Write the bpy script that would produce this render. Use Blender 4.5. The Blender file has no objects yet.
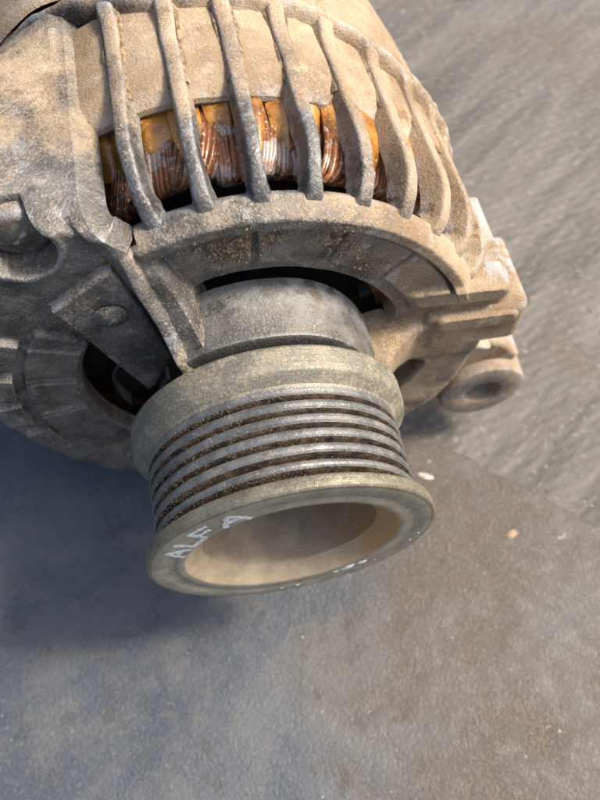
import bpy, bmesh, math, random
import numpy as np
from mathutils import Vector, Matrix
random.seed(7); rng = np.random.default_rng(7)
R = math.radians
MM = 0.001
H0 = 0.0623                                 # height of the shaft above the ground

# ------------------------------------------------------------------ camera
scn = bpy.context.scene
cd = bpy.data.cameras.new('camera'); cam = bpy.data.objects.new('camera', cd)
scn.collection.objects.link(cam); scn.camera = cam
YAW, PITCH, ROLL = .209, 1.070, .010
fw = Vector((math.sin(YAW)*math.cos(PITCH), math.cos(YAW)*math.cos(PITCH), -math.sin(PITCH)))
rt = Vector((math.cos(YAW), -math.sin(YAW), 0)); up = rt.cross(fw)
r2 = rt*math.cos(ROLL) + up*math.sin(ROLL); u2 = -rt*math.sin(ROLL) + up*math.cos(ROLL)
m = Matrix((r2, u2, -fw)).transposed().to_4x4()
m.translation = Vector((-10.102*MM, -52.249*MM, 159.67*MM + H0))
cam.matrix_world = m
cd.sensor_fit = 'VERTICAL'; cd.sensor_height = 32.0; cd.sensor_width = 24.0
cd.lens = 820/800*32.0
cd.clip_start = 0.005; cd.clip_end = 50
cd.dof.use_dof = True; cd.dof.focus_distance = 0.158; cd.dof.aperture_fstop = 17.0
scn.render.resolution_x = 768; scn.render.resolution_y = 1024

# ------------------------------------------------------------------ sky, sun, exposure
SUN_AZ, SUN_EL = R(93), R(51)               # azimuth measured from +Y (behind the housing) towards +X
w = bpy.data.worlds.new('World'); scn.world = w; w.use_nodes = True
nt = w.node_tree; nt.nodes.clear()
sk = nt.nodes.new('ShaderNodeTexSky'); sk.sky_type = 'NISHITA'; sk.sun_disc = False
sk.sun_elevation = SUN_EL; sk.sun_rotation = SUN_AZ; sk.dust_density = 5.0; sk.ozone_density = .4
bg = nt.nodes.new('ShaderNodeBackground'); bg.inputs['Strength'].default_value = 0.15
wo = nt.nodes.new('ShaderNodeOutputWorld')
nt.links.new(sk.outputs[0], bg.inputs[0]); nt.links.new(bg.outputs[0], wo.inputs[0])
sl = bpy.data.lights.new('sun', 'SUN'); sl.energy = 4.3; sl.angle = R(12); sl.color = (1, .89, .73)
so = bpy.data.objects.new('sun', sl); scn.collection.objects.link(so)
sd = Vector((math.sin(SUN_AZ)*math.cos(SUN_EL), math.cos(SUN_AZ)*math.cos(SUN_EL), math.sin(SUN_EL)))
so.rotation_euler = sd.to_track_quat('Z', 'Y').to_euler(); so.location = sd
scn.view_settings.view_transform = 'Standard'; scn.view_settings.look = 'None'
scn.view_settings.exposure = 0.44; scn.view_settings.gamma = 1
scn.view_settings.use_curve_mapping = False

# ------------------------------------------------------------------ material kit
class NB:
    def __init__(s, name):
        s.m = bpy.data.materials.new(name); s.m.use_nodes = True
        s.t = s.m.node_tree; s.t.nodes.clear()
        s.o = s.t.nodes.new('ShaderNodeOutputMaterial')
        s.b = s.t.nodes.new('ShaderNodeBsdfPrincipled'); s.t.links.new(s.b.outputs[0], s.o.inputs[0])
        s.tc = s.t.nodes.new('ShaderNodeTexCoord')
    def put(s, inp, v):
        if isinstance(v, bpy.types.NodeSocket): s.t.links.new(v, inp)
        elif isinstance(v, (tuple, list)) and len(v) == 3 and inp.type == 'RGBA': inp.default_value = (*v, 1)
        else: inp.default_value = v
    def set(s, **k):
        for n, v in k.items(): s.put(s.b.inputs[n.replace('_', ' ')], v)
    def coord(s, scale=(1, 1, 1), rot=(0, 0, 0)):
        a = s.t.nodes.new('ShaderNodeMapping'); a.inputs['Rotation'].default_value = rot
        n = s.t.nodes.new('ShaderNodeMapping'); n.inputs['Scale'].default_value = scale
        s.t.links.new(s.tc.outputs['Object'], a.inputs[0]); s.t.links.new(a.outputs[0], n.inputs[0]); return n.outputs[0]
    def noise(s, scale, detail=4, rough=.55, vec=None, dist=0):
        n = s.t.nodes.new('ShaderNodeTexNoise'); n.inputs['Scale'].default_value = scale
        n.inputs['Detail'].default_value = detail; n.inputs['Roughness'].default_value = rough; n.inputs['Distortion'].default_value = dist
        s.t.links.new(vec if vec else s.tc.outputs['Object'], n.inputs['Vector']); return n.outputs[0]
    def voro(s, scale, feature='F1', vec=None, out=0):
        n = s.t.nodes.new('ShaderNodeTexVoronoi'); n.feature = feature; n.inputs['Scale'].default_value = scale
        s.t.links.new(vec if vec else s.tc.outputs['Object'], n.inputs['Vector']); return n.outputs[out]
    def ramp(s, v, a, b, lo=0., hi=1.):
        n = s.t.nodes.new('ShaderNodeMapRange'); n.interpolation_type = 'SMOOTHSTEP'
        s.put(n.inputs[0], v); s.put(n.inputs[1], a); s.put(n.inputs[2], b); s.put(n.inputs[3], lo); s.put(n.inputs[4], hi); return n.outputs[0]
    def math(s, op, a, b=0.):
        n = s.t.nodes.new('ShaderNodeMath'); n.operation = op; s.put(n.inputs[0], a); s.put(n.inputs[1], b); return n.outputs[0]
    def mix(s, f, a, b):
        n = s.t.nodes.new('ShaderNodeMix'); n.data_type = 'RGBA'
        s.put(n.inputs[0], f); s.put(n.inputs[6], a); s.put(n.inputs[7], b); return n.outputs[2]
    def sep(s, out='Object'):
        n = s.t.nodes.new('ShaderNodeSeparateXYZ')
        if out == 'Normal':
            g = s.t.nodes.new('ShaderNodeNewGeometry'); s.t.links.new(g.outputs['Normal'], n.inputs[0])
        else: s.t.links.new(s.tc.outputs[out], n.inputs[0])
        return n.outputs
    def bump(s, *layers):
        prev = None
        for h, strength, dist in layers:
            n = s.t.nodes.new('ShaderNodeBump'); n.inputs['Strength'].default_value = strength; n.inputs['Distance'].default_value = dist
            s.t.links.new(h, n.inputs['Height'])
            if prev: s.t.links.new(prev, n.inputs['Normal'])
            prev = n.outputs[0]
        s.t.links.new(prev, s.b.inputs['Normal'])

def mat_cast(name, dust=0.0, base=(.15, .142, .132), grain=1.0, rmin=.48, scuff=.5):
    k = NB(name); x, y, z = k.sep(); nx, ny, nz = k.sep('Normal')
    big = k.noise(48, 6, .62); blot = k.noise(115, 6, .68); med = k.noise(300, 5, .62); fine = k.noise(1300, 3, .6); sand = k.noise(2600, 3, .6)
    metal = k.mix(k.ramp(blot, .32, .68), tuple(c*.62 for c in base), tuple(c*1.5 for c in base))
    metal = k.mix(k.ramp(k.noise(150, 7, .75), .55, .66, 0, scuff), metal, (.40, .42, .45))         # scuffed bright alloy
    metal = k.mix(k.ramp(k.noise(80, 6, .7), .54, .66, 0, .8), metal, (.055, .052, .05))        # oily stains
    metal = k.mix(k.ramp(k.noise(210, 5, .7), .61, .70, 0, .7), metal, (.22, .14, .08))        # rusty stains
    dcol = k.mix(k.ramp(big, .34, .66), (.21, .142, .083), (.385, .295, .20))
    dcol = k.mix(k.ramp(blot, .52, .70, 0, .75), dcol, (.46, .38, .285))
    dcol = k.mix(k.ramp(k.noise(130, 6, .72), .57, .68, 0, .85), dcol, (.19, .10, .042))        # rusty smears
    f = k.math('ADD', k.math('MULTIPLY', nz, .28), k.math('MULTIPLY', k.ramp(x, .008, .040), .70))
    f = k.math('ADD', f, k.math('MULTIPLY', k.ramp(y, .052, .068), .48))  # tan rising rightward and rearward is dust plus sunlit warmth painted in
    f = k.math('ADD', f, k.math('MULTIPLY', k.math('SUBTRACT', big, .5), 1.3))
    f = k.math('ADD', f, k.math('MULTIPLY', k.math('SUBTRACT', blot, .5), 1.1))
    f = k.math('ADD', f, k.math('MULTIPLY', k.math('SUBTRACT', fine, .5), .8))
    f = k.math('ADD', f, dust)
    fac = k.ramp(f, .10, .80)
    col = k.mix(fac, metal, dcol)
    gm = k.ramp(k.noise(70, 4, .6), .36, .62, .5, 1.)                                            # grain comes and goes
    col = k.mix(k.math('MULTIPLY', k.ramp(sand, .58, .68), gm), col, k.mix(.42*grain, col, (.80, .73, .62)))
    col = k.mix(k.math('MULTIPLY', k.ramp(sand, .42, .32), gm), col, k.mix(.55*grain, col, (.035, .03, .025)))
    g = k.t.nodes.new('ShaderNodeNewGeometry')                                                    # edges rubbed back to bare alloy
    wear = k.math('MULTIPLY', k.ramp(g.outputs['Pointiness'], .52, .58), k.ramp(k.noise(260, 5, .7), .42, .56))
    col = k.mix(wear, col, (.37, .38, .395)); fac = k.math('MULTIPLY', fac, k.math('SUBTRACT', 1., wear))
    k.set(Base_Color=col, Metallic=k.ramp(fac, 0., .5, .5, 0.), Roughness=k.math('ADD', k.ramp(fac, 0, .7, rmin, .85), k.math('MULTIPLY', k.math('SUBTRACT', blot, .5), .3)))
    k.bump((big, .2, .0010), (blot, .35, .0007), (med, .4, .0004), (fine, .6*grain, .0003), (sand, .55*grain, .0002))
    return k.m

def mat_plain(name, col, rough=.6, metal=0., var=.3, scale=400, bump=.4, bd=.0003, col2=None):
    k = NB(name); n = k.noise(scale, 5, .6); f = k.noise(scale*6, 3, .6)
    c2 = col2 or tuple(c*(1+var) for c in col)
    c = k.mix(k.ramp(n, .35, .68), tuple(c*(1-var*.6) for c in col), c2)
    k.set(Base_Color=c, Roughness=k.ramp(f, .3, .7, max(rough-.12, .05), min(rough+.15, 1)), Metallic=metal)
    k.bump((n, bump, bd), (f, bump, bd*.4)); return k.m

def mat_pulley(name, a, b, dirt, metal, rough, thr=.55):
    """turned steel: faint machining rings, dust film, dark pits"""
    k = NB(name); x, y, z = k.sep()
    n = k.noise(170, 6, .65); f = k.noise(1400, 4, .65); g = k.noise(3600, 2, .6)
    r = k.math('SQRT', k.math('ADD', k.math('MULTIPLY', x, x), k.math('MULTIPLY', z, z)))
    nn = k.t.nodes.new('ShaderNodeTexNoise'); nn.noise_dimensions = '2D'; nn.inputs['Scale'].default_value = 2600; nn.inputs['Detail'].default_value = 3
    cx = k.t.nodes.new('ShaderNodeCombineXYZ'); k.put(cx.inputs[0], r); k.put(cx.inputs[1], y); k.t.links.new(cx.outputs[0], nn.inputs['Vector'])
    col = k.mix(k.ramp(n, .35, .68), a, b)
    col = k.mix(k.ramp(nn.outputs[0], .45, .75, 0., .35), col, tuple(c*.45 for c in a))
    d = k.math('ADD', k.math('MULTIPLY', n, .55), k.math('MULTIPLY', f, .5))
    fd = k.ramp(d, thr, thr+.12)
    col = k.mix(fd, col, dirt)
    col = k.mix(k.ramp(g, .60, .70, 0, .7), col, (.62, .56, .46)); col = k.mix(k.ramp(g, .40, .30, 0, .6), col, (.05, .045, .04))
    col = k.mix(k.ramp(k.noise(800, 3, .7), .70, .76), col, (.03, .027, .025))
    k.set(Base_Color=col, Metallic=k.math('MULTIPLY', k.ramp(fd, 0, 1, 1, 0), metal), Roughness=k.ramp(f, .3, .7, rough-.1, rough+.2))
    k.bump((n, .3, .0005), (nn.outputs[0], .35, .00012), (f, .5, .00018), (g, .4, .0001)); return k.m

M = {}
M['cast'] = mat_cast('dusty_cast_aluminium', .07)
M['cast_tab'] = mat_cast('dusty_tab_alloy', .16, (.13, .127, .12))
M['cast_dusty'] = mat_cast('thickly_dusted_cast_aluminium', .38, (.20, .19, .175), scuff=.4)
M['cast_lug'] = mat_cast('bare_lug_alloy', -.22, (.15, .145, .138))
M['cast_ear'] = mat_cast('dusty_ear_alloy', .6, (.22, .2, .18))
M['cast_nose'] = mat_cast('dark_nose_alloy', -.42, (.14, .136, .13), .8, .62, .2)  # darker grey and less dusted than the rest of the casting
M['cast_rib'] = mat_cast('rubbed_rib_alloy', -.18, (.12, .12, .122))
M['lip'] = mat_cast('grimy_lip', -.12, (.06, .052, .045))
M['grime'] = mat_plain('black_oily_grime', (.045, .038, .032), .75, 0, .7, 500, .9, .0006, (.16, .12, .085))
M['dark'] = mat_plain('vent_shade_black', (.009, .0085, .008), .8, 0, .5, 300)  # near black, so the deep shade inside the vents sits in the colour
M['burnish'] = mat_pulley('burnished_groove_crowns', (.115, .12, .126), (.225, .232, .24), (.19, .155, .115), .5, .44, .56)
M['flange'] = mat_pulley('dusty_olive_zinc', (.165, .158, .132), (.24, .23, .19), (.26, .22, .165), .35, .5, .51)
M['ring'] = mat_pulley('turned_steel_ring', (.30, .29, .24), (.46, .43, .355), (.38, .31, .22), .5, .42, .59)
M['goldrim'] = mat_pulley('yellowed_zinc_rim', (.20, .185, .135), (.36, .33, .25), (.095, .08, .06), .65, .36, .56)
M['groove'] = mat_plain('packed_groove_dirt', (.040, .029, .021), .9, 0, .5, 420, .9, .0006, (.15, .105, .068))
M['cone'] = mat_plain('sanded_bore_cone', (.50, .43, .32), .62, .15, .25, 220, .5, .0003, (.60, .53, .41))
M['bore'] = mat_plain('dull_bore_wall', (.27, .25, .225), .75, .1, .3, 160, .6, .0004, (.36, .30, .23))
M['white'] = mat_plain('chalky_white_paint', (.62, .65, .68), .75, 0, .45, 1100, .8, .0002, (.82, .85, .88))
M['dirt'] = mat_plain('caked_brown_dirt', (.17, .11, .062), .95, 0, .5, 700, .6, .0003, (.36, .26, .165))
M['grit'] = mat_plain('tan_grit', (.12, .09, .06), .95, 0, .5, 1500, .3, .0001, (.26, .205, .14))
M['chip'] = mat_plain('tan_chip', (.34, .25, .16), .85, 0, .4, 700)
M['paleflake'] = mat_plain('pale_flake', (.42, .39, .35), .8, 0, .3, 700)
def mat_bore(name, a, b, metal):
    k = NB(name); x, y, z = k.sep(); n = k.noise(170, 5, .6); f = k.noise(1500, 3, .6)
    c = k.mix(k.ramp(n, .35, .68), a, b)
    st = k.math('ADD', k.math('MULTIPLY', x, 40.), k.math('MULTIPLY', k.math('SUBTRACT', k.noise(90, 5, .65), .5), 1.3))   # turns orange-brown towards one side, with a ragged edge
    c = k.mix(k.ramp(st, .25, .75, 0, .9), c, (.40, .22, .085)); c = k.mix(k.ramp(f, .6, .72, 0, .6), c, (.6, .52, .4)); c = k.mix(k.ramp(f, .36, .26, 0, .7), c, (.06, .05, .04))
    k.set(Base_Color=c, Roughness=.7, Metallic=metal); k.bump((n, .4, .0003), (f, .5, .00015)); return k.m
M['cone'] = mat_bore('sanded_bore_cone', (.35, .28, .19), (.47, .385, .275), .1)
M['bore'] = mat_bore('dull_bore_wall', (.30, .25, .19), (.40, .335, .25), .0)
M['varnish'] = mat_plain('brown_varnish', (.075, .032, .012), .4, 0, .6, 300, .6, .0006, (.16, .07, .022))
def mat_wire():
    k = NB('varnished_copper_wire'); n = k.noise(240, 5, .6); f = k.noise(1600, 3, .6)
    oi = k.t.nodes.new('ShaderNodeObjectInfo')
    c = k.mix(k.ramp(n, .38, .62), (.17, .058, .018), (.27, .105, .042))
    c = k.mix(k.ramp(k.noise(150, 4, .6), .54, .60), c, (.36, .29, .26))                     # grey-pink dust on the varnish
    c = k.mix(k.ramp(f, .58, .7), c, (.66, .55, .42))
    k.set(Base_Color=c, Metallic=.2, Roughness=k.ramp(f, .3, .7, .3, .55)); k.b.inputs['Coat Weight'].default_value = .45
    k.bump((f, .4, .00015)); return k.m
def mat_liner():
    k = NB('amber_slot_paper'); n = k.noise(200, 5, .6); f = k.noise(1500, 3, .6)
    c = k.mix(k.ramp(n, .35, .65), (.24, .085, .010), (.46, .22, .038)); c = k.mix(k.ramp(k.noise(160, 5, .6), .48, .66, 0, .75), c, (.10, .04, .010)); c = k.mix(k.ramp(f, .6, .72), c, (.62, .50, .32))
    k.set(Base_Color=c, Roughness=.4); k.b.inputs['Coat Weight'].default_value = .6; k.bump((n, .5, .0006), (f, .4, .00015)); return k.m
M['wire'] = mat_wire(); M['liner'] = mat_liner()

def mat_ground():
    k = NB('weathered_board_floor')
    st = k.coord((9, 75, 60), (0, 0, R(-36))); st2 = k.coord((40, 420, 60), (0, 0, R(-36)))
    a = k.noise(1, 7, .72, st); b = k.noise(1, 4, .6, st2); n = k.noise(22, 5, .6); f = k.noise(420, 4, .65)
    c = k.mix(k.ramp(a, .34, .66), (.076, .071, .067), (.150, .144, .139)); c = k.mix(k.ramp(b, .45, .72, 0, .5), c, (.20, .187, .17))
    c = k.mix(k.ramp(n, .54, .70), c, (.12, .10, .085)); c = k.mix(k.ramp(f, .56, .72), c, (.26, .235, .205))
    c = k.mix(k.ramp(f, .42, .30), c, (.06, .055, .05))
    wv = k.t.nodes.new('ShaderNodeTexWave'); wv.inputs['Scale'].default_value = 95; wv.inputs['Distortion'].default_value = 2.5; wv.inputs['Detail'].default_value = 2
    k.t.links.new(k.coord((1, 1, 1), (0, 0, R(78))), wv.inputs['Vector'])
    k.set(Base_Color=c, Roughness=.82); k.bump((a, .12, .002), (wv.outputs[1], .40, .0006), (f, .4, .0004)); return k.m
def mat_mat():
    k = NB('worn_rubber_sheet')
    n = k.noise(18, 6, .62); m_ = k.noise(70, 6, .65); f = k.noise(900, 4, .65); s = k.noise(300, 5, .65)
    c = k.mix(k.ramp(n, .38, .62), (.048, .061, .082), (.088, .100, .119)); x, y, z = k.sep()
    st = k.math('ADD', k.math('MULTIPLY', k.math('SUBTRACT', x, .012), 22.), k.math('MULTIPLY', k.math('SUBTRACT', k.noise(24, 5, .6), .5), 2.6))
    c = k.mix(k.ramp(st, -.5, .6), c, (.078, .062, .049))                                   # cool shade at left, sunlit brown at right, painted into the colour
    c = k.mix(k.ramp(m_, .45, .68), c, k.mix(.5, c, (.10, .10, .10))); c = k.mix(k.ramp(s, .5, .7, 0, .5), c, (.12, .116, .112))
    c = k.mix(k.ramp(f, .57, .70, 0, .6), c, (.17, .165, .16)); c = k.mix(k.ramp(f, .43, .31, 0, .6), c, (.03, .03, .031))
    x, y, z = k.sep()
    c = k.mix(k.ramp(k.noise(20, 7, .7), .48, .68, 0, .5), c, (.125, .130, .137))                  # rubbed pale patches
    sc = k.noise(1, 5, .7, k.coord((30, 900, 200), (0, 0, R(25)))); sc2 = k.noise(1, 5, .7, k.coord((700, 26, 200), (0, 0, R(12))))
    c = k.mix(k.math('MULTIPLY', k.ramp(sc, .66, .78), k.ramp(k.noise(30, 3), .5, .66)), c, (.19, .188, .186))   # scratches
    c = k.mix(k.math('MULTIPLY', k.ramp(sc2, .62, .70), k.ramp(k.noise(26, 3), .48, .6)), c, (.07, .068, .066))
    c = k.mix(k.ramp(k.noise(95, 6, .7), .55, .66, 0, .6), c, (.055, .052, .05))                  # oil spots
    c = k.mix(k.ramp(k.noise(160, 4, .65), .69, .75, 0, .7), c, (.36, .35, .34))
    cr = k.voro(620, 'DISTANCE_TO_EDGE', k.coord((1, 1, 1)))
    k.set(Base_Color=c, Roughness=k.ramp(s, .3, .7, .5, .75)); k.bump((n, .35, .002), (m_, .4, .0008), (k.ramp(cr, 0., .16), .22, .0003), (f, .6, .00025)); return k.m
M['ground'] = mat_ground(); M['mat'] = mat_mat()

# ------------------------------------------------------------------ mesh kit (millimetres, y along the shaft, axis at the origin)
C = scn.collection
def mesh(name, V, F, mats, mi=None, smooth=True, sharp=None):
    me = bpy.data.meshes.new(name)
    me.from_pydata((np.asarray(V, float)*MM).tolist(), [], [tuple(int(i) for i in f) for f in F])
    for mm in (mats if isinstance(mats, list) else [mats]): me.materials.append(mm)
    if mi is not None: me.polygons.foreach_set('material_index', np.asarray(mi, np.int32))
    me.update()
    me.polygons.foreach_set('use_smooth', [smooth]*len(me.polygons))
    if sharp: me.set_sharp_from_angle(angle=R(sharp))
    return me
def add(name, me, parent=None, **props):
    o = bpy.data.objects.new(name, me); C.objects.link(o)
    if parent is not None: o.parent = parent
    for k_, v in props.items(): o[k_] = v
    return o
def grid_faces(nu, nv, wrap_u=False, keep=None):
    iu = np.arange(nu if wrap_u else nu-1); iv = np.arange(nv-1)
    A, B = np.meshgrid(iu, iv, indexing='ij'); A2 = (A+1) % nu
    F = np.stack([A*nv+B, A2*nv+B, A2*nv+B+1, A*nv+B+1], -1)
    if keep is not None: return F[keep]
    return F.reshape(-1, 4)
def revolve(name, prof, mats, mi=None, n=200, a0=0, a1=360, sharp=32, rough=0., flip=False):
    prof = np.asarray(prof, float); full = abs(a1-a0) >= 360
    ang = np.radians(np.linspace(a0, a1, n, endpoint=not full))
    r = prof[:, 0][None, :] + (rng.normal(0, rough, (n, len(prof))) if rough else 0)
    V = np.stack([r*np.cos(ang)[:, None], np.broadcast_to(prof[:, 1], (n, len(prof))), r*np.sin(ang)[:, None]], -1).reshape(-1, 3)
    F = grid_faces(n, len(prof), full)
    if flip: F = F[:, ::-1]
    mm = np.tile(np.asarray(mi), n if full else n-1) if mi is not None else None
    return mesh(name, V, F, mats, mm, True, sharp)
def tube(pts, rad, n=8, cap=True):
    P = np.asarray(pts, float); T = np.gradient(P, axis=0); T /= np.linalg.norm(T, axis=1)[:, None]
    ref = np.array([.3, .2, .93]); V = []; F = []
    rad = np.broadcast_to(rad, len(P))
    for i in range(len(P)):
        a = np.cross(T[i], ref); a /= np.linalg.norm(a); b = np.cross(T[i], a)
        for j in range(n):
            t = 2*math.pi*j/n; V.append(P[i]+rad[i]*(a*math.cos(t)+b*math.sin(t)))
    for i in range(len(P)-1):
        for j in range(n): F.append((i*n+j, i*n+(j+1) % n, (i+1)*n+(j+1) % n, (i+1)*n+j))
    if cap: F.append(tuple(range(n))[::-1]); F.append(tuple((len(P)-1)*n+j for j in range(n)))
    return V, F
def join(parts):
    V = []; F = []
    for v, f in parts:
        o = len(V); V += list(v); F += [tuple(i+o for i in q) for q in f]
    return V, F
def prism(poly, y0, y1, bev=0.8, inset_y=None, mats=None, name='p', tilt=None):
    """outline in (x,z), front at y0, back at y1, rounded front edge"""
    P = np.asarray(poly, float); c = P.mean(0); n = len(P); V = []; F = []
    steps = [(1-math.cos(t), 1-math.sin(t)) for t in np.linspace(math.pi/2, 0, 4)]
    d = P-c; L = np.linalg.norm(d, axis=1)[:, None]
    rings = []
    for ins, dy in [(bev*(1-math.sin(t)), bev*(1-math.cos(t))) for t in np.linspace(0, math.pi/2, 5)]:
        rings.append((P-d/L*ins, y0+dy))
    rings.append((P, y1))
    for q, y in rings:
        for (x, z) in q: V.append((x, y+(tilt(x, z) if (tilt and y < y1) else 0), z))
    for k_ in range(len(rings)-1):
        for j in range(n): F.append((k_*n+j, k_*n+(j+1) % n, (k_+1)*n+(j+1) % n, (k_+1)*n+j))
    F.append(tuple(range(n))); F.append(tuple((len(rings)-1)*n+j for j in range(n))[::-1])
    return V, F
def outward(me):
    bm = bmesh.new(); bm.from_mesh(me); bmesh.ops.recalc_face_normals(bm, faces=bm.faces); bm.to_mesh(me); bm.free(); return me
def sm(x, a, b):
    t = np.clip((x-a)/(b-a), 0, 1); return t*t*(3-2*t)
def vnoise(x, z, s, seed=0):
    """cheap smooth value noise for cast unevenness"""
    r_ = np.random.default_rng(seed); T = r_.uniform(-1, 1, (97, 97)); X = x/s+40; Z = z/s+40
    i = np.floor(X).astype(int); j = np.floor(Z).astype(int); u = X-i; v = Z-j; u = u*u*(3-2*u); v = v*v*(3-2*v)
    g = lambda a, b: T[a % 97, b % 97]
    return (g(i, j)*(1-u)+g(i+1, j)*u)*(1-v)+(g(i, j+1)*(1-u)+g(i+1, j+1)*u)*v

# ------------------------------------------------------------------ ground
def ground():
    n = 40; xs = np.linspace(-3000, 3000, n); V = [(x, y, 0) for x in xs for y in xs]
    add('ground', mesh('ground', V, grid_faces(n, n), M['ground']), kind='structure')
    edge = [(-3000, 300), (-400, 190), (-120, 120), (-30, 88), (20, 64), (48, 45), (56, 40.5), (63, 34), (69, 29.5), (77, 21), (84, 15.5), (91, 8), (103, -6), (120, -16), (170, -60), (400, -190), (3000, -900)]
    E_ = np.array(edge, float); t = np.arange(len(E_)); tt = np.linspace(0, len(E_)-1, 420)
    ex = np.interp(tt, t, E_[:, 0]); ey = np.interp(tt, t, E_[:, 1])
    ey = ey + .9*vnoise(ex, ex*0, 6, 3) + .5*vnoise(ex, ex*0, 2.2, 4)
    V = []; k_ = len(ex)
    offs = [(0, .15), (-.1, .6), (-.5, .9), (-1.6, 1.0), (-12, .9), (-40, .9)]
    for (dy, z) in offs: V += [(a, b+dy, z) for a, b in zip(ex, ey)]
    V += [(a, -3000, .9) for a in ex]
    F = [(r_*k_+i, r_*k_+i+1, (r_+1)*k_+i+1, (r_+1)*k_+i)[::-1] for r_ in range(len(offs)) for i in range(k_-1)]
    
    P = []; S = []
    for _ in range(1100):
        x, y = rng.uniform(-95, 130), rng.uniform(-75, 60)
        ye = float(np.interp(x, ex, ey)); z = .9 if y < ye-2 else 0.
        if ye-2 <= y < ye+.5: continue
        s_ = min(.04+abs(rng.normal(0, .09)), .26); P.append((x, y, z+s_*.3)); S.append(s_)
    for _ in range(420):
        t = rng.uniform(0, 1); x, y = (44+rng.normal(0, 5), 40+rng.normal(0, 4)) if t < .4 else (56+rng.normal(0, 3), -39+rng.normal(0, 3))
        P.append((x, y, .95)); S.append(.05+abs(rng.normal(0, .10)))
    base = [(0, 0, 1), (1, 0, 0), (0, 1, 0), (-1, 0, 0), (0, -1, 0), (0, 0, -1)]; bf = [(0, 1, 2), (0, 2, 3), (0, 3, 4), (0, 4, 1), (5, 2, 1), (5, 3, 2), (5, 4, 3), (5, 1, 4)]
    GV = []; GF = []; mi = []
    for c, s_ in zip(P, S):
        o = len(GV); GV += [np.array(c)+np.array(b)*s_*rng.uniform(.5, 1.5, 3)*np.array((1.3, 1.3, .6)) for b in base]; GF += [tuple(i+o for i in f) for f in bf]; mi += [int(rng.choice([0, 0, 0, 0, 1, 1, 1, 1, 1, 2]))]*8
    add('floor_grit', mesh('floor_grit', GV, GF, [M['dirt'], M['grit'], M['paleflake']], mi, False), kind='stuff', label='loose sand and grit scattered over the worn floor', category='grit')
    add('rubber_sheet', mesh('rubber_sheet', V, F, M['mat'], sharp=60), kind='structure')
ground()

# ------------------------------------------------------------------ the alternator
BASE = Vector((0, .07, 0))
alt = add('alternator', None, label='dusty cast aluminium car alternator with ribbed front housing and grooved belt pulley', category='alternator')
alt.location = BASE
OFF = Vector((0, 0, H0)) - BASE
def part(name, me, parent=alt, **k_):
    o = add(name, me, parent, **k_)
    if parent is alt: o.location = OFF
    return o
RIBS = [108-10.9*k for k in range(10)]
def YL(phi): return float(np.interp(phi, [20, 40, 52, 60, 70, 100, 118, 140, 180], [85, 85.5, 87, 90, 92, 94, 101, 107, 107]))
def Rrib(phi): return 57.2 + 2.6*float(sm(np.array(phi), 62, 110))
def polar(r, ph, y): return np.stack([r*np.cos(ph), y+0*r, r*np.sin(ph)], -1)

RIDGE = np.array([(-25.4, 56), (-26.2, 53.5), (-24.6, 50.5), (-22.4, 44), (-21.2, 38), (-19.2, 31.9), (-16.3, 22.6), (-13.6, 14.3)])
def seg_dist(x, z, P):
    d = np.full(x.shape, 1e9)
    for a, b in zip(P[:-1], P[1:]):
        e = b-a; t = np.clip(((x-a[0])*e[0]+(z-a[1])*e[1])/(e@e), 0, 1)
        d = np.minimum(d, np.hypot(x-a[0]-t*e[0], z-a[1]-t*e[1]))
    return d
def arc_slot(r, phd, r0, r1, p0, p1, rad):
    rc = (r0+r1)/2; pc = (p0+p1)/2
    dp = (phd-pc+180) % 360-180
    a = np.abs(r-rc)-(r1-r0)/2+rad; b = np.abs(dp)*math.pi/180*rc-math.radians(p1-p0)/2*rc+rad
    return np.hypot(np.maximum(a, 0), np.maximum(b, 0))+np.minimum(np.maximum(a, b), 0)-rad
def angd(phd, c): return np.abs((phd-c+180) % 360-180)
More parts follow.
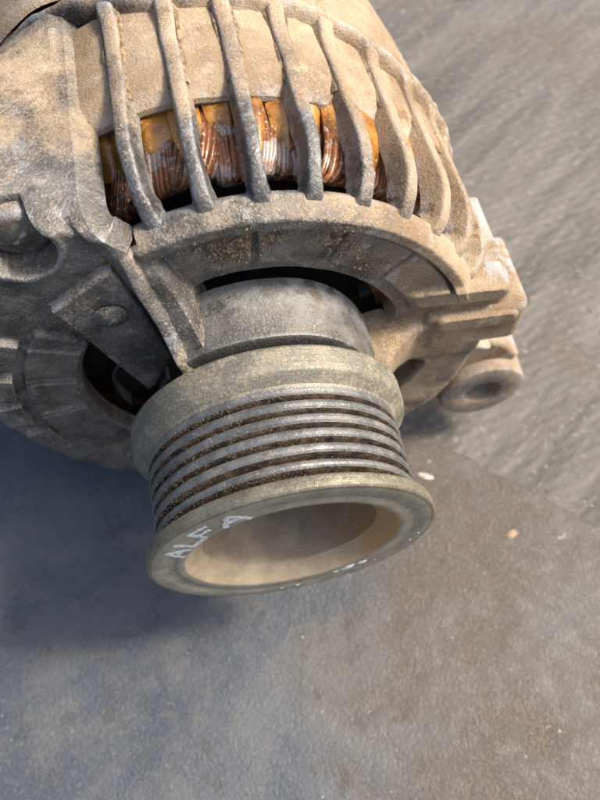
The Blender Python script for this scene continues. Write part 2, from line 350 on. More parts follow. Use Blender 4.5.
def face_y(x, z):
    """front surface of the casting, smaller y is nearer the viewer"""
    r = np.hypot(x, z); phd = np.degrees(np.arctan2(z, x)) % 360
    y = np.full(r.shape, 44.7)
    top = np.maximum(sm(angd(phd, 65), 51, 47.5), 0)                 # fan-shaped sector with the vent slots
    pad = sm(r, 36.6, 37.5)*sm(r, 46.9, 46.0)
    padm = np.ones_like(r)
    for c in (88, 66, 44.5): padm = padm*sm(angd(phd, c)*r*math.pi/180, .35, .95)
    y -= 1.25*pad*padm*sm(angd(phd, 65), 45.5, 44)
    y -= 2.2*sm(r, 46.3, 47.3)*sm(r, 51.2, 49.2)*top                # curb under the ribs
    # dark undercut joints along the curb, right hand side
    for (c, hw) in ((48.5, 4.6), (29, 10)): y += 3.2*sm(np.abs(r-46.7), .55, .15)*sm(angd(phd, c), hw, hw-1.2)
    # left ring of pads
    lp = sm(r, 38.6, 39.6)*sm(r, 50.5, 49.6)*sm(angd(phd, 172), 24, 22.5)
    lm = np.ones_like(r)
    for c in (154, 169.5, 186): lm = lm*sm(np.abs(((phd-c+180) % 360-180)*r*math.pi/180), .2, 1.0)
    y -= 1.3*lp*lm
    for c in (169.5, 186): y -= 1.2*sm(np.abs(((phd-c+180) % 360-180)*r*math.pi/180), 1.3, .2)*lp
    # stepped blocks outside the pads
    for (c, hw, ra, rb, hh) in ((158, 5, 51.5, 58, 1.6), (171, 4.5, 52, 59, 2.0), (184, 5, 52, 58, 1.7), (197, 4, 50.5, 57, 1.5)):
        y -= hh*sm(angd(phd, c), hw, hw-.8)*sm(r, ra, ra+.6)*sm(r, rb, rb-.6)
    # spokes running up to the bearing nose
    sy = np.interp(r, [24, 29, 36, 48, 54], [33, 34.5, 39.5, 43.3, 44.7])
    dR = seg_dist(x, z, RIDGE)
    side = (x-np.interp(z, RIDGE[::-1, 1], RIDGE[::-1, 0]))         # >0 on the nose side of the ridge
    ml = sm(side, -1.0, .3)*sm(phd, 108.5, 112.5)*sm(phd, 150, 140)*sm(r, 53, 48)
    y = y*(1-ml)+np.minimum(y, sy)*ml
    mr = sm(((phd+180) % 360-180), 14, 8)*sm(((phd+180) % 360-180), -14, -9)
    sy2 = np.interp(r, [24, 29, 33, 37, 48, 54], [33.5, 36, 40, 42.2, 43.0, 44.4])
    y = y*(1-mr)+np.minimum(y, sy2)*mr
    y -= 2.1*np.sqrt(np.clip(1-(dR/2.5)**2, 0, 1))*sm(z, 13, 18)
    y -= 1.1*sm(np.abs(z-18.5), 1.6, .3)*sm(x, 31, 35)*sm(((phd+180) % 360-180), 40, 30)
    # vents cut through to the fan
    for a in ((14, 33.6, 14.5, 110, 3.0), (12, 38.0, 134, 232, 3.0), (27, 44, 306, 344, 2.5), (27, 38, 242, 296, 3)):
        y += 13*sm(arc_slot(r, phd, *a), .35, -.55)
    y += .16*vnoise(x, z, 4.5, 1)+.07*vnoise(x, z, 1.6, 2)
    # bolt pocket in the lug
    db = np.hypot(x+38.8, z-48.2)
    y += 7*sm(db, 6.3, 5.8)
    y -= .35*sm(np.abs(db-7.1), 1.0, .2)
    return y

def plate():
    nr, na = 96, 1120
    r = np.linspace(24, 50.6, nr); ph = np.linspace(0, 2*math.pi, na, endpoint=False)
    PH, RR = np.meshgrid(ph, r, indexing='ij'); X = RR*np.cos(PH); Z = RR*np.sin(PH); Y = face_y(X, Z)
    V = np.stack([X, Y, Z], -1)
    # outer wall of the curb facing the windows
    ledge = []
    win = ((np.degrees(ph)+180) % 360-180 > 12) & (np.degrees(ph) < 112.3)
    for (rr, yy) in ((51.2, 46.0), (51.4, 47.0), (50.6, 48.6), (46.5, 49.6)):
        q = polar(np.full(na, rr), ph, 0)
        q[:, 1] = np.where(win, yy, Y[:, -1]+.6); q[~win, 0] = (50.6*np.cos(ph))[~win]; q[~win, 2] = (50.6*np.sin(ph))[~win]
        ledge.append(q)
    V = np.concatenate([V, np.stack(ledge, 1)], 1); n2 = nr+4
    yv = V[:, :, 1]
    deep = (yv[:, :nr-1] > 46.9); deep = np.concatenate([deep, np.zeros((na, n2-nr+1), bool)], 1)
    A = deep[:, :-1] & np.roll(deep, -1, 0)[:, :-1] & deep[:, 1:]
    out = np.zeros((na, n2-1), bool); out[:, nr-1:] = ~(win & np.roll(win, -1))[:, None]
    F = grid_faces(na, n2, True, keep=~(A | out))
    return mesh('front_housing', V.reshape(-1, 3), F[:, ::-1], M['cast'], None, True)
house = part('front_housing', outward(plate()))

def sub(name, me, parent=house, **k_): return add(name, me, parent, **k_)

def left_shell():
    a = np.linspace(117.3, 372, 760); ph = np.radians(a)
    Rm = 59.0 + 1.3*sm(a, 118, 123) + 12.5*np.exp(-((a-132)/np.where(a < 132, 9., 16.))**2) + .8*sm(a, 150, 190) - 3.0*sm(a, 320, 350)
    rows = []; dec = np.exp(-(a-117.3)/7.)
    nflat = 46; t = np.linspace(0, 1, nflat)
    for s_ in t:
        ph = np.radians(a+(114.6-117.3)*(1-.35*s_)*dec)
        rr = 50.6+(Rm-4.2-50.6)*s_; x = rr*np.cos(ph); z = rr*np.sin(ph)
        rows.append(np.stack([x, face_y(x, z), z], -1))
    y_edge = rows[-1][:, 1]
    for q in np.linspace(0, math.pi/2, 12)[1:]:
        ph = np.radians(a+(114.6-117.3)*(.65-.65*math.sin(q))*dec)
        rr = Rm-4.2+4.2*math.sin(q)+.25*math.sin(q)*np.exp(-((a-119.2)/1.5)**2); x = rr*np.cos(ph); z = rr*np.sin(ph)
        rows.append(np.stack([x, 44.7+(y_edge-44.7)*math.cos(q)+8*(1-math.cos(q))+.15*vnoise(x, z, 4, 9), z], -1))
    yl = np.array([YL(q if q < 300 else 20) for q in a])
    for u in np.linspace(0, 1, 26):
        yy = 54+(yl-54.5)*u; ph = np.radians(a)
        rr = Rm+.25*(1-u)*np.exp(-((a-119.2)/1.5)**2)+.25*vnoise(a*1.05, yy, 6, 11)-.4*u-np.clip(Rm-61, 0, 20)*u**2; rows.append(np.stack([rr*np.cos(ph), yy, rr*np.sin(ph)], -1))
    V = np.stack(rows, 1); n = V.shape[1]
    # closing walls down to the recessed panels at both ends
    ends = []
    F = grid_faces(len(a), n)
    VV = V.reshape(-1, 3).tolist(); FF = F[:, ::-1].tolist()
    for i, tilt in ((0, -2.6), (len(a)-1, 2.)):
        o = len(VV); rp = np.hypot(V[i, :, 0], V[i, :, 2]); yp = V[i, :, 1]
        qq = np.concatenate([np.zeros(nflat), np.linspace(0, math.pi/2, 12)[1:], np.full(n-nflat-11, math.pi/2)])
        nr_, ny_ = -np.sin(qq), np.cos(qq)                  # into the casting
        for (d, tl) in ((1.2, .25), (3.0, .7), (4.6, 1.0)):
            for k_ in range(n):
                p_ = math.atan2(V[i, k_, 2], V[i, k_, 0])+math.radians(tilt*tl); r_ = rp[k_]+nr_[k_]*d
                VV.append((r_*math.cos(p_), yp[k_]+ny_[k_]*d, r_*math.sin(p_)))
        for q in range(3):
            lo = (lambda k_: i*n+k_) if q == 0 else (lambda k_: o+(q-1)*n+k_)
            for k_ in range(n-1): FF.append((lo(k_), lo(k_+1), o+q*n+k_+1, o+q*n+k_))
    return outward(mesh('side_lug', VV, FF, M['cast_lug'], None, True, 50))
sub('side_lug', left_shell())

def bolt():
    prof = [(0.01, 48.0), (1.6, 48.05), (2.0, 48.4), (3.8, 48.55), (4.9, 49.0), (5.4, 49.8), (5.45, 52)]
    me = revolve('bolt', prof, M['cast'], n=40, sharp=None)
    o = sub('bolt', outward(me)); o.location = Vector((-38.8, 0, 48.2))*MM; return o
bolt()

def nose():
    prof = [(17, 47.8), (17, 33.2), (24, 32.6), (27.2, 32.6), (28.0, 32.9), (28.3, 33.6), (28.4, 38.0), (28.65, 38.4), (28.7, 46.3), (28.3, 46.6), (26, 46.8), (17, 47.8)]
    n = 220; ang = np.radians(np.linspace(-45, 125, n)); V = []
    for a_ in ang:
        fr = 1-.075*float(sm(np.array(math.degrees(a_)), 72, 22)); V += [((r_*fr if r_ > 20 else r_)*math.cos(a_), y_, (r_*fr if r_ > 20 else r_)*math.sin(a_)) for (r_, y_) in prof[:-1]]
    m_ = len(prof)-1; F = []
    for i in range(n-1):
        for q in range(m_): F.append((i*m_+q, i*m_+(q+1) % m_, (i+1)*m_+(q+1) % m_, (i+1)*m_+q))
    F += [tuple(range(m_)), tuple((n-1)*m_+q for q in range(m_))]
    return outward(mesh('bearing_nose', V, F, M['cast_nose'], None, True, 35))
sub('bearing_hub', outward(revolve('bearing_hub', [(8, 32), (16.5, 31.8), (17.3, 32.4), (17.3, 38), (16.5, 45)], M['cast'], n=120)))
sub('bearing_nose', nose())

def panels():
    a = np.radians(np.linspace(6, 121, 240)); prof = [(-7.5, 70.5), (-5.0, 68.6), (-4.0, 68.8), (-2.6, 70.8), (-1.75, 74), (-1.7, 79), (-2.0, 86), (-2.2, 96)]
    V = []
    for ph in a:
        R0 = Rrib(math.degrees(ph))
        for (d, y) in prof:
            rr = R0+d+.12*float(vnoise(np.array(ph*60), np.array(y), 3, 5)); V.append((rr*math.cos(ph), y, rr*math.sin(ph)))
    return outward(mesh('recessed_panel', V, grid_faces(len(a), len(prof)), M['cast_dusty'], None, True, 40))
sub('recessed_panel', panels())

def rib(k, phi):
    Rr = Rrib(phi); pc = []
    for t in np.linspace(0, 1, 22):
        pc.append(((1-t)**2*49.9+2*t*(1-t)*56.6+t*t*Rr, (1-t)**2*45.3+2*t*(1-t)*46.6+t*t*58))
    for t in np.linspace(0, 1, 20)[1:]: pc.append((Rr-1.0*t+1.3*float(sm(np.array(t), .78, 1.)), 58+(YL(phi)-57.5)*t))
    pc = np.array(pc); T = np.gradient(pc, axis=0); T /= np.linalg.norm(T, axis=1)[:, None]
    N = np.stack([-T[:, 1]*-1, T[:, 0]*-1], -1)            # outward normal in (r, y)
    N = np.stack([T[:, 1], -T[:, 0]], -1)
    n = len(pc); V = []; ns = 13
    for i in range(n):
        u = i/(n-1)
        w_ = np.interp(i, [0, 4, 14, 21, 30, n-1], [2.1, 1.5, 1.25, 1.3, 1.5, 1.7])       # half width
        dep = np.interp(i, [0, 6, 16, 24, n-1], [2.5, 5.2, 5.6, 5.2, 4.0])
        wb = w_+np.interp(i, [0, 20, n-1], [.6, .25, .9])
        sec = [(-wb, -dep), (-wb*.99, -dep*.6), (-w_*1.04, -dep*.3), (-w_*1.02, -.75), (-w_*.9, -.3), (-w_*.62, -.06), (0, 0), (w_*.62, -.06), (w_*.9, -.3), (w_*1.02, -.75), (w_*1.04, -dep*.3), (wb*.99, -dep*.6), (wb, -dep)]
        wob = .22*float(vnoise(np.array(i*1.3), np.array(k*7.), 5, 21))
        for (s_, d) in sec:
            jit = .09*float(vnoise(np.array(i*2.+k*31), np.array(s_*3), 1.3, 22))
            rr = pc[i, 0]+N[i, 0]*(d+jit); yy = pc[i, 1]+N[i, 1]*(d+jit); a = math.radians(phi)
            er = (math.cos(a), math.sin(a)); et = (-math.sin(a), math.cos(a)); s2 = s_+wob
            V.append((rr*er[0]+s2*et[0], yy, rr*er[1]+s2*et[1]))
    F = grid_faces(n, ns).tolist()
    F.append(list(range(ns))); F.append([(n-1)*ns+j for j in range(ns)][::-1])
    for i in range(n-1): F.append([i*ns, (i+1)*ns, (i+1)*ns+ns-1, i*ns+ns-1])
    return outward(mesh('rib', V, F, M['cast_rib'], None, True, 60))
for k, phi in enumerate(RIBS): sub('rib', rib(k, phi))

def lip():
    a = np.radians(np.linspace(0, 360, 360, endpoint=False)); V = []
    prof = [(-3.4, 84.0), (-.2, 84.8), (1.0, 85.5), (1.3, 86.3), (1.0, 87.4), (-.3, 88.2), (-3, 88.6)]
    for ph in a:
        d_ = math.degrees(ph); R0 = Rrib(d_) if d_ < 112 else 60.4
        if d_ > 330: R0 = 57.2
        for (d, y) in prof:
            rr = R0-.6+d+.35*float(vnoise(np.array(ph*57), np.array(y), 1.7, 6)); V.append((rr*math.cos(ph), y-86+YL(d_ if d_ < 300 else 20)+.35*float(vnoise(np.array(ph*57), np.array(3.), 2.5, 8)), rr*math.sin(ph)))
    return outward(mesh('rear_lip', V, grid_faces(len(a), len(prof), True), M['lip'], None, True, 50))
sub('rear_lip', lip())

def packed_dirt():
    V = []; F = []
    for k, phi in enumerate(RIBS):
        Rr = Rrib(phi); a = math.radians(phi); er = np.array((math.cos(a), 0, math.sin(a))); et = np.array((-math.sin(a), 0, math.cos(a)))
        for sd_ in (-1, 1):
            ys = np.arange(70.5, YL(phi)-.5, .45); o = len(V)
            for y in ys:
                w_ = np.interp(y, [58, 75, 92], [1.4, 1.75, 2.1]); q = .5+.5*float(vnoise(np.array(y), np.array(k*5.+sd_), 3.2, 31)); q2 = .5+.5*float(vnoise(np.array(y), np.array(k*9.+sd_), 5.5, 32))
                h_ = (.15+.75*q)*q2*1.4; e_ = (.2+.8*q)*q2*1.3; rb = Rr-2.0
                for (dr, ds) in ((h_, -.3), (h_*.9, .08), (h_*.35, e_*.5), (-.25, e_)):
                    V.append(er*(rb+dr)+et*sd_*(w_+ds)+np.array((0, y, 0)))
            n = len(ys)
            for i in range(n-1):
                for q in range(3): F.append((o+i*4+q, o+i*4+q+1, o+(i+1)*4+q+1, o+(i+1)*4+q))
    sub('packed_dirt', outward(mesh('packed_dirt', V, F, M['dirt'], None, True)), kind='stuff')
packed_dirt()
BASEG = [(0, 0, 1), (1, 0, 0), (0, 1, 0), (-1, 0, 0), (0, -1, 0), (0, 0, -1)]
BASEF = [(0, 1, 2), (0, 2, 3), (0, 3, 4), (0, 4, 1), (5, 2, 1), (5, 3, 2), (5, 4, 3), (5, 1, 4)]
def grains(pts, sizes):
    V = []; F = []
    for c, s in zip(pts, sizes):
        o = len(V)
        for b in BASEG: V.append(np.asarray(c)+np.array(b)*s*rng.uniform(.55, 1.35, 3))
        F += [tuple(i+o for i in f) for f in BASEF]
    return V, F
def crust():
    P = []; S = []
    spots = [(90.5, 43.5, 2.6, 1.8, 420), (84, 44.8, 2.2, 1.0, 220), (67, 43, 1.4, 2.2, 320), (70, 45, 2.2, .8, 160), (96, 42, 2.2, 2.0, 120), (60, 40, 5, 2.2, 90), (100, 45, 4, 1.0, 120)]
    for (pa, pr, sa, sr, n) in spots:
        for _ in range(n):
            a = R(pa+rng.normal(0, sa)); r_ = min(max(pr+rng.normal(0, sr), 36.5), 48.5); x, z = r_*math.cos(a), r_*math.sin(a)
            y = float(face_y(np.array([x]), np.array([z]))[0]); s_ = abs(rng.normal(.16, .10))+.06
            if y < 46.5: P.append((x, y-s_*.25, z)); S.append(s_)
    V, F = grains(P, S); sub('dirt_crust', mesh('dirt_crust', V, F, M['dirt'], None, False), kind='stuff')
crust()

# tab that bridges the left vent
def tab():
    poly = [(-37.3, 34), (-35.5, 30.5), (-33, 24.8), (-30.6, 19.3), (-27.2, 11), (-24.1, 3.3), (-22.6, 4.6), (-19.5, 11), (-17.6, 15.3), (-19.2, 23), (-21.2, 31.5), (-23.2, 38.5), (-24.6, 42.2), (-26.5, 41.8), (-32, 37.9)]
    P = np.array(poly); Q = []
    for i in range(len(P)):
        for t in (0, .5): Q.append(P[i]*(1-t)+P[(i+1) % len(P)]*t)
    ti = lambda x, z: .10*max(0, z-18)
    V, F = prism(Q, 40.3, 46.5, .9, tilt=ti)
    me = outward(mesh('vent_tab', V, F, M['cast_tab'], None, True, 35)); o = sub('vent_tab', me)
    prof = [(0.01, -1.15), (1.0, -1.1), (1.9, -.8), (2.6, -.35), (3.4, .15)]
    b = revolve('stud', prof, M['cast_tab'], n=32, sharp=None)
    V2 = np.array([v.co[:] for v in b.vertices])/MM; V2 = V2+np.array([-27.0, 41.2, 30.8])
    b.vertices.foreach_set('co', (V2*MM).ravel()); b.update()
    sub('stud', outward(b))
tab()

# arm and mounting ear on the right
def block(x0, x1, z0, z1, y0, y1, bev=1.2, mat='cast_dusty', name='b', skew=0):
    P = []
    for (cx, cz, a0) in ((x1-2, z1-2, 0), (x0+2, z1-2, 90), (x0+2, z0+2, 180), (x1-2, z0+2, 270)):
        for t in np.linspace(0, 90, 6): P.append((cx+2*math.cos(R(a0+t)), cz+2*math.sin(R(a0+t))+skew*(cx-x0)))
    V, F = prism(P, y0, y1, bev); return V, F
def arm():
    A = block(41, 58.2, 6.5, 16.6, 43.8, 70, 3.2, skew=-.10)
    B = block(38, 63.0, -3.5, 9.8, 42.0, 62, 3.0, skew=-.03)
    Cc = block(44, 53.6, 8, 20, 54, 84, 4., skew=-.02)
    D = block(40, 60.5, 5.2, 9.6, 41.2, 48, 1.6, skew=-.07); E2 = block(34, 57, 14.2, 18.4, 42.6, 50, 1.6, skew=-.09)
    V, F = join([A, B, Cc, D, E2]); return outward(mesh('mounting_arm', V, F, M['cast_dusty'], None, True, 40))
sub('mounting_arm', arm())
def ear():
    cx, cz = 62.4, -38.5
    prof = [(5.1, 60), (5.1, 47.0), (5.4, 46.3), (6.0, 46.0), (10.6, 46.0), (11.6, 46.4), (12.1, 47.4), (12.3, 56), (12.0, 60), (5.1, 60)]
    me = revolve('mounting_ear', prof, M['cast_ear'], n=72, sharp=40)
    o = sub('mounting_ear', outward(me)); o.location = Vector((cx, 0, cz))*MM
    # web from the ear back to the body
    poly = [(36, -18), (47, -12), (57, -13.5), (66, -20), (71.5, -27), (69, -33), (60, -31), (53, -36), (51, -44), (42, -46), (36, -36)]
    P = np.array(poly, float); Q = [P[i]*(1-t)+P[(i+1) % len(P)]*t for i in range(len(P)) for t in (0, .33, .66)]
    V, F = prism(Q, 49.5, 78, 1.5); sub('ear_web', outward(mesh('ear_web', V, F, M['cast_dusty'], None, True, 45)))
    poly = [(39, -7), (50, -9.5), (60, -15), (52, -19), (45, -20), (40, -14)]
    P = np.array(poly, float); Q = [P[i]*(1-t)+P[(i+1) % len(P)]*t for i in range(len(P)) for t in (0, .33, .66)]
    V, F = prism(Q, 46.2, 60, 1.2); sub('ear_gusset', outward(mesh('ear_gusset', V, F, M['cast_dusty'], None, True, 45)))
ear()

# stator core, rear housing
part('stator_core', outward(revolve('stator_core', [(47, 80), (53, 81), (53.6, 84), (54.6, 92), (55.0, 104), (54.4, 105)], M['cast_dusty'], n=200, rough=.05)))
def rear():
    a = np.linspace(0, 360, 200, endpoint=False); ph = np.radians(a); V = []
    prof = [(54, 104), (54.6, 105), (54.2, 112), (52.6, 124), (50, 136), (45, 142), (36, 145), (0.1, 146)]
    for d_, p_ in zip(a, ph):
        w_ = float(sm(np.array(d_), 100, 124))*float(sm(np.array(d_), 200, 170))
        for q, (r_, y_) in enumerate(prof):
            rr = r_+(7.5*w_ if q < 5 else 0); V.append((rr*math.cos(p_), y_, rr*math.sin(p_)))
    return outward(mesh('rear_housing', V, grid_faces(200, len(prof), True), M['cast_dusty'], None, True, 35))
part('rear_housing', rear())

# windings: one object for each bundle of wires, and the slot papers behind them
wind = part('stator_winding', outward(revolve('stator_winding', [(45.0, 82), (44.5, 66), (45, 60.5), (46.5, 59), (48.5, 59.5), (50.0, 63), (50.8, 82)], M['varnish'], n=160)))
for i, a in enumerate(np.arange(15, 122, 5.4)):
    ps = []; sl_ = rng.uniform(-14, 6); nb = 9; dr_ = rng.uniform(-.9, .9); dy_ = rng.uniform(-1.6, 1.2)
    for j in range(nb):
        a0 = a+(j-nb/2)*.78+rng.normal(0, .1); lift = rng.uniform(-.5, .7)+(.9*math.sin(j/(nb-1)*math.pi))
        pts = []
        for t in np.linspace(0, 1, 14):
            ang = math.radians(a0+(t-.5)*(7+sl_)+rng.normal(0, .05))
            th = math.pi*t
            rr = 47.4+3.4*math.cos(th)+.5*lift+dr_; yy = 67-(11.5+lift+dy_)*math.sin(th)**.8+rng.normal(0, .05)
            if t == 0 or t == 1: yy = 76
            pts.append((rr*math.cos(ang), yy, rr*math.sin(ang)))
        ps.append(tube(pts, rng.uniform(.5, .72), 7))
    V, F = join(ps); add('wire_bundle', outward(mesh('wire_bundle', V, F, M['wire'])), wind)
for i, a in enumerate(np.arange(18.6, 120, 6.6)):
    V = []; nu, nv = 9, 9; wv_ = rng.uniform(2.9, 4.4); y0 = rng.uniform(56.0, 62.5); la = rng.uniform(-.8, .8)
    for u in np.linspace(-1, 1, nu):
        for v in np.linspace(0, 1, nv):
            ang = math.radians(a+wv_*u*(1-.25*(1-v)**3)+la*(1-v)); rr = 52.9+.75*(1-abs(u)**3)+.35*math.sin(3*u+i)-3.4*(1-v)**2.4+rng.normal(0, .09)
            V.append((rr*math.cos(ang), y0+v*14+(1.0*u*u+.8*math.sin(2.3*u+i*1.7))*(1-v), rr*math.sin(ang)))
    F = grid_faces(nu, nv).tolist(); o = len(V)
    for (x, y, z) in list(V):
        r_ = math.hypot(x, z); V.append((x*(r_-1.2)/r_, y+.2, z*(r_-1.2)/r_))
    F += [tuple(i_+o for i_ in f[::-1]) for f in grid_faces(nu, nv).tolist()]
    for u in range(nu-1): F.append((u*nv, (u+1)*nv, o+(u+1)*nv, o+u*nv))
    for uu in (0, nu-1):
        for v in range(nv-1): F.append((uu*nv+v, uu*nv+v+1, o+uu*nv+v+1, o+uu*nv+v))
    add('slot_paper', outward(mesh('slot_paper', V, F, M['liner'], None, True, 60)), wind)

rot = []
for q in range(5):
    rot.append(tube([((30.6+q*.95)*math.cos(t), 50.6+.6*abs(q-2), (30.6+q*.95)*math.sin(t)) for t in np.linspace(R(10), R(52), 24)], .6, 7))
V, F = join(rot); part('rotor_coil', outward(mesh('rotor_coil', V, F, M['wire'])))
# fan behind the vents
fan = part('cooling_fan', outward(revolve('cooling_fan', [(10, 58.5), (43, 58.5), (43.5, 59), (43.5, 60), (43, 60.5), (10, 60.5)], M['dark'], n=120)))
steel = mat_plain('grey_fan_steel', (.16, .17, .19), .4, .8, .3, 300); M['steel'] = steel
for i in range(12):
    a = R(30*i+8); V = []
    for t in np.linspace(0, 1, 10):
        rr = 27+15*t; ang = a+.55*t*t
        for (yy, d) in ((58.4, 0), (54.8, 0), (54.8, 1.1), (58.4, 1.1)):
            aa = ang+d/rr; V.append((rr*math.cos(aa), yy, rr*math.sin(aa)))
    F = []
    for j in range(9):
        for q in range(4): F.append((j*4+q, j*4+(q+1) % 4, (j+1)*4+(q+1) % 4, (j+1)*4+q))
    F += [(0, 1, 2, 3), (36, 37, 38, 39)]
    add('fan_blade', outward(mesh('fan_blade', V, F, M['steel'], None, True, 40)), fan)

# ------------------------------------------------------------------ pulley
GR = [(22.3, 20.35), (19.25, 17.3), (16.25, 14.3), (13.25, 11.3), (10.15, 8.2), (6.8, 5.2)]   # groove crowns, y from back to front
def pulley():
    P = []; I = []
    def pt(r, y, mi): P.append((r, y)); I.append(mi)
    # from the bore outwards and over the rim to the back
    pt(4, 27, 5); pt(17.2, 27, 5); pt(17.9, 26.2, 5); pt(18.0, 14, 5); pt(18.05, 3.3, 4); pt(18.6, 2.8, 4); pt(21.4, .45, 4); pt(22.0, .12, 3)
    pt(22.4, 0, 3); pt(23.6, 0, 3); pt(23.75, .07, 3); pt(25.6, .07, 3); pt(25.75, 0, 3); pt(28.6, 0, 2); pt(29.2, .12, 2); pt(29.5, .45, 2); pt(29.5, 2.2, 2); pt(29.3, 2.7, 2); pt(28.6, 3.1, 6)
    pt(24.0, 3.9, 6)
    for i, (yb, yf) in list(enumerate(GR))[::-1]:
        pt(24.4, yf-.25, 6); pt(26.2, yf-.06, 6); pt(26.65, yf+.1, 0); pt(26.95, yf+.5, 0); pt(27.0, (yb+yf)/2, 0); pt(26.95, yb-.5, 0)
        if i: pt(26.75, yb-.1, 6); pt(26.2, yb+.05, 6); pt(24.0, yb+.35, 6)
    pt(26.95, 22.0, 1); pt(27.1, 22.5, 1); pt(29.0, 24.0, 1); pt(29.35, 24.4, 1); pt(29.5, 24.9, 1); pt(29.5, 29.3, 1); pt(29.2, 29.8, 1); pt(28.4, 30, 6); pt(20, 30.2, 6); pt(12, 30.2, 6)
    return revolve('pulley', P, [M['burnish'], M['flange'], M['goldrim'], M['ring'], M['cone'], M['bore'], M['groove']], I[:-1], n=300, sharp=28)
pul = part('pulley', outward(pulley()))
part('shaft', outward(revolve('shaft', [(.05, 27.5), (7, 27.5), (8, 28), (8.2, 40)], M['steel'], n=60)))
# dust packed on the groove flanks
def grit():
    base = [(0, 0, 1), (1, 0, 0), (0, 1, 0), (-1, 0, 0), (0, -1, 0), (0, 0, -1)]
    bf = [(0, 1, 2), (0, 2, 3), (0, 3, 4), (0, 4, 1), (5, 2, 1), (5, 3, 2), (5, 4, 3), (5, 1, 4)]
    V = []; F = []
    spots = [(rng.integers(0, 6), rng.uniform(85, 160)) for _ in range(22)]
    for _ in range(1700):
        if rng.random() < .75:
            g, c = spots[rng.integers(len(spots))]; a = R(c+rng.normal(0, 9))
        else: g = rng.integers(0, 6); a = R(rng.uniform(0, 190))
        yf = GR[g][1]; q = rng.random()
        rr = 26.9-2.6*q*q+rng.normal(0, .06); y = yf-.15-.35*q+rng.normal(0, .10)
        s = abs(rng.normal(.06, .035))+.03; c = np.array([rr*math.cos(a), y, rr*math.sin(a)]); o = len(V)
        for b in base: V.append(c+np.array(b)*s*rng.uniform(.6, 1.3, 3))
        F += [tuple(i+o for i in f) for f in bf]
    add('groove_grit', mesh('groove_grit', V, F, M['grit'], None, False), pul, kind='stuff')
grit()
# hand painted letters on the front ring
def letters():
    G = {'A': [[(0, 0), (.42, 1)], [(.42, 1), (.85, 0)], [(.15, .38), (.7, .38)]], 'L': [[(0, 1), (0, 0)], [(0, 0), (.72, 0)]],
         'F': [[(0, 0), (0, 1)], [(0, 1), (.75, 1)], [(0, .52), (.6, .52)]]}
    for ch, a0 in (('A', 161), ('L', 147), ('F', 136), ('A', 123)):
        V = []; F = []; wd = .52; W_ = 6.6 if a0 == 123 else 5.2
        for si, st in enumerate(G[ch]):
            (u0, v0), (u1, v1) = st; n = 14
            du, dv = (u1-u0)*W_, (v1-v0)*3.9; L = math.hypot(du, dv); nx_, ny_ = -dv/L, du/L
            o = len(V)
            for t in np.linspace(-.05, 1.05, n):
                ww = wd*(.6+.6*rng.random())
                for s_ in (-1, 1):
                    u = u0*W_+du*t+nx_*ww*s_; v = v0*3.9+dv*t+ny_*ww*s_
                    rr = 22.7+v; a = R(a0)-u/25.
                    for yy in (-.012-.006*si, .02+.004*si): V.append((rr*math.cos(a), yy, rr*math.sin(a)))
            for i in range(n-1):
                b = o+i*4; F += [(b, b+4, b+6, b+2), (b+1, b+3, b+7, b+5), (b, b+1, b+5, b+4), (b+2, b+6, b+7, b+3)]
            F += [(o, o+2, o+3, o+1), (o+(n-1)*4, o+(n-1)*4+1, o+(n-1)*4+3, o+(n-1)*4+2)]
        add('painted_letter', outward(mesh('painted_letter', V, F, M['white'], None, False)), pul, label='white painted letter '+ch+' on the pulley ring')
letters()
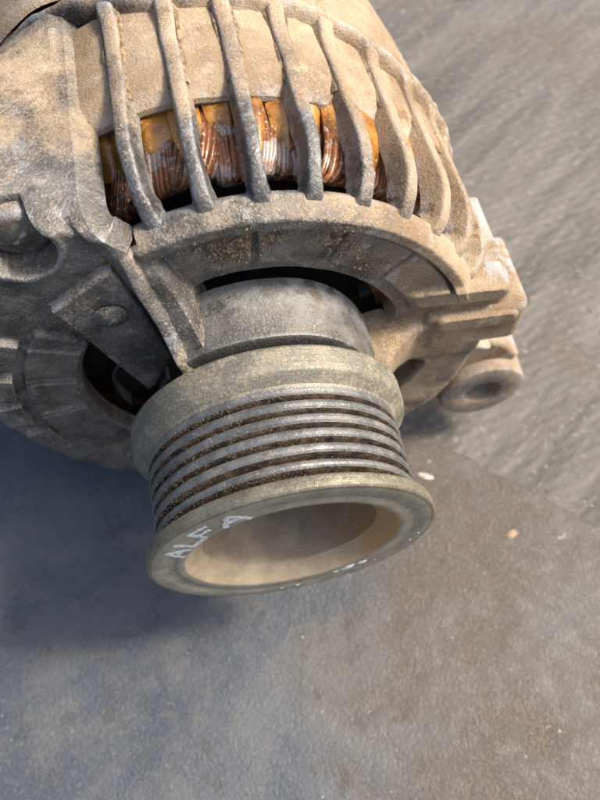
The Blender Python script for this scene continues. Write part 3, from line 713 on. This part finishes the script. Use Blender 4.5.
def dab(r0, a0, s, seed, mat='white', parent=None):
    q = np.random.default_rng(seed); n = 14; V = [(0, -.35*s, 0)]; F = []
    for k_, (f, yy) in enumerate(((.55, -.26), (1, .05))):
        for j in range(n):
            t = 2*math.pi*j/n; rr = s*f*(1+.35*math.sin(2*t+seed)+q.uniform(-.2, .2)); V.append((rr*math.cos(t)*1.5, yy*s, rr*math.sin(t)*.7))
    for j in range(n): F.append((0, 1+j, 1+(j+1) % n)); F.append((1+j, 1+n+j, 1+n+(j+1) % n, 1+(j+1) % n))
    a = R(a0); c, s_ = math.cos(a-math.pi/2), math.sin(a-math.pi/2)
    V = [(r0*math.cos(a)+x*c-z*s_, y, r0*math.sin(a)+x*s_+z*c) for (x, y, z) in V]
    add('paint_dab', outward(mesh('paint_dab', V, F, M[mat], None, True)), pul)
for (r0, a0, s, sd_) in ((23.6, -59, 1.25, 1), (23.9, -66, .5, 2), (24.2, -50, .8, 3), (26.2, -45.5, .3, 4), (27.4, -12, .35, 5), (27.0, -20, .3, 6), (26.5, -88, .35, 7), (26.7, -96, .25, 8)): dab(r0, a0, s, sd_)

# ------------------------------------------------------------------ loose bits on the floor
def chip(name, x, y, z, s, mat, label, cat, seed, ang=0, elong=1.6, group=None):
    q = np.random.default_rng(seed); n = 9; V = []; F = []
    for (f, zz) in ((1, 0), (.95, .22), (.7, .34)):
        for j in range(n):
            t = 2*math.pi*j/n; rr = f*s*(1+q.uniform(-.22, .22)); px, py = rr*math.cos(t)*elong, rr*math.sin(t)
            V.append((px*math.cos(ang)-py*math.sin(ang), px*math.sin(ang)+py*math.cos(ang), zz*s))
    for k_ in range(2):
        for j in range(n): F.append((k_*n+j, k_*n+(j+1) % n, (k_+1)*n+(j+1) % n, (k_+1)*n+j))
    F += [tuple(range(n))[::-1], tuple(2*n+j for j in range(n))]
    o = add(name, outward(mesh(name, V, F, M[mat], None, True, 40)), label=label, category=cat)
    if group: o['group'] = group
    o.location = (x*MM, y*MM, z*MM); return o
chip('tan_flake', 65, 12, .9, 1.0, 'chip', 'small tan flake lying on the brown floor right of the pulley rim', 'flake', 1, .3, 1.7)
chip('pale_chip', 46, 34, .9, .9, 'paleflake', 'slender pale chip lying just right of the pulley rim', 'chip', 2, -.5, 2.8)
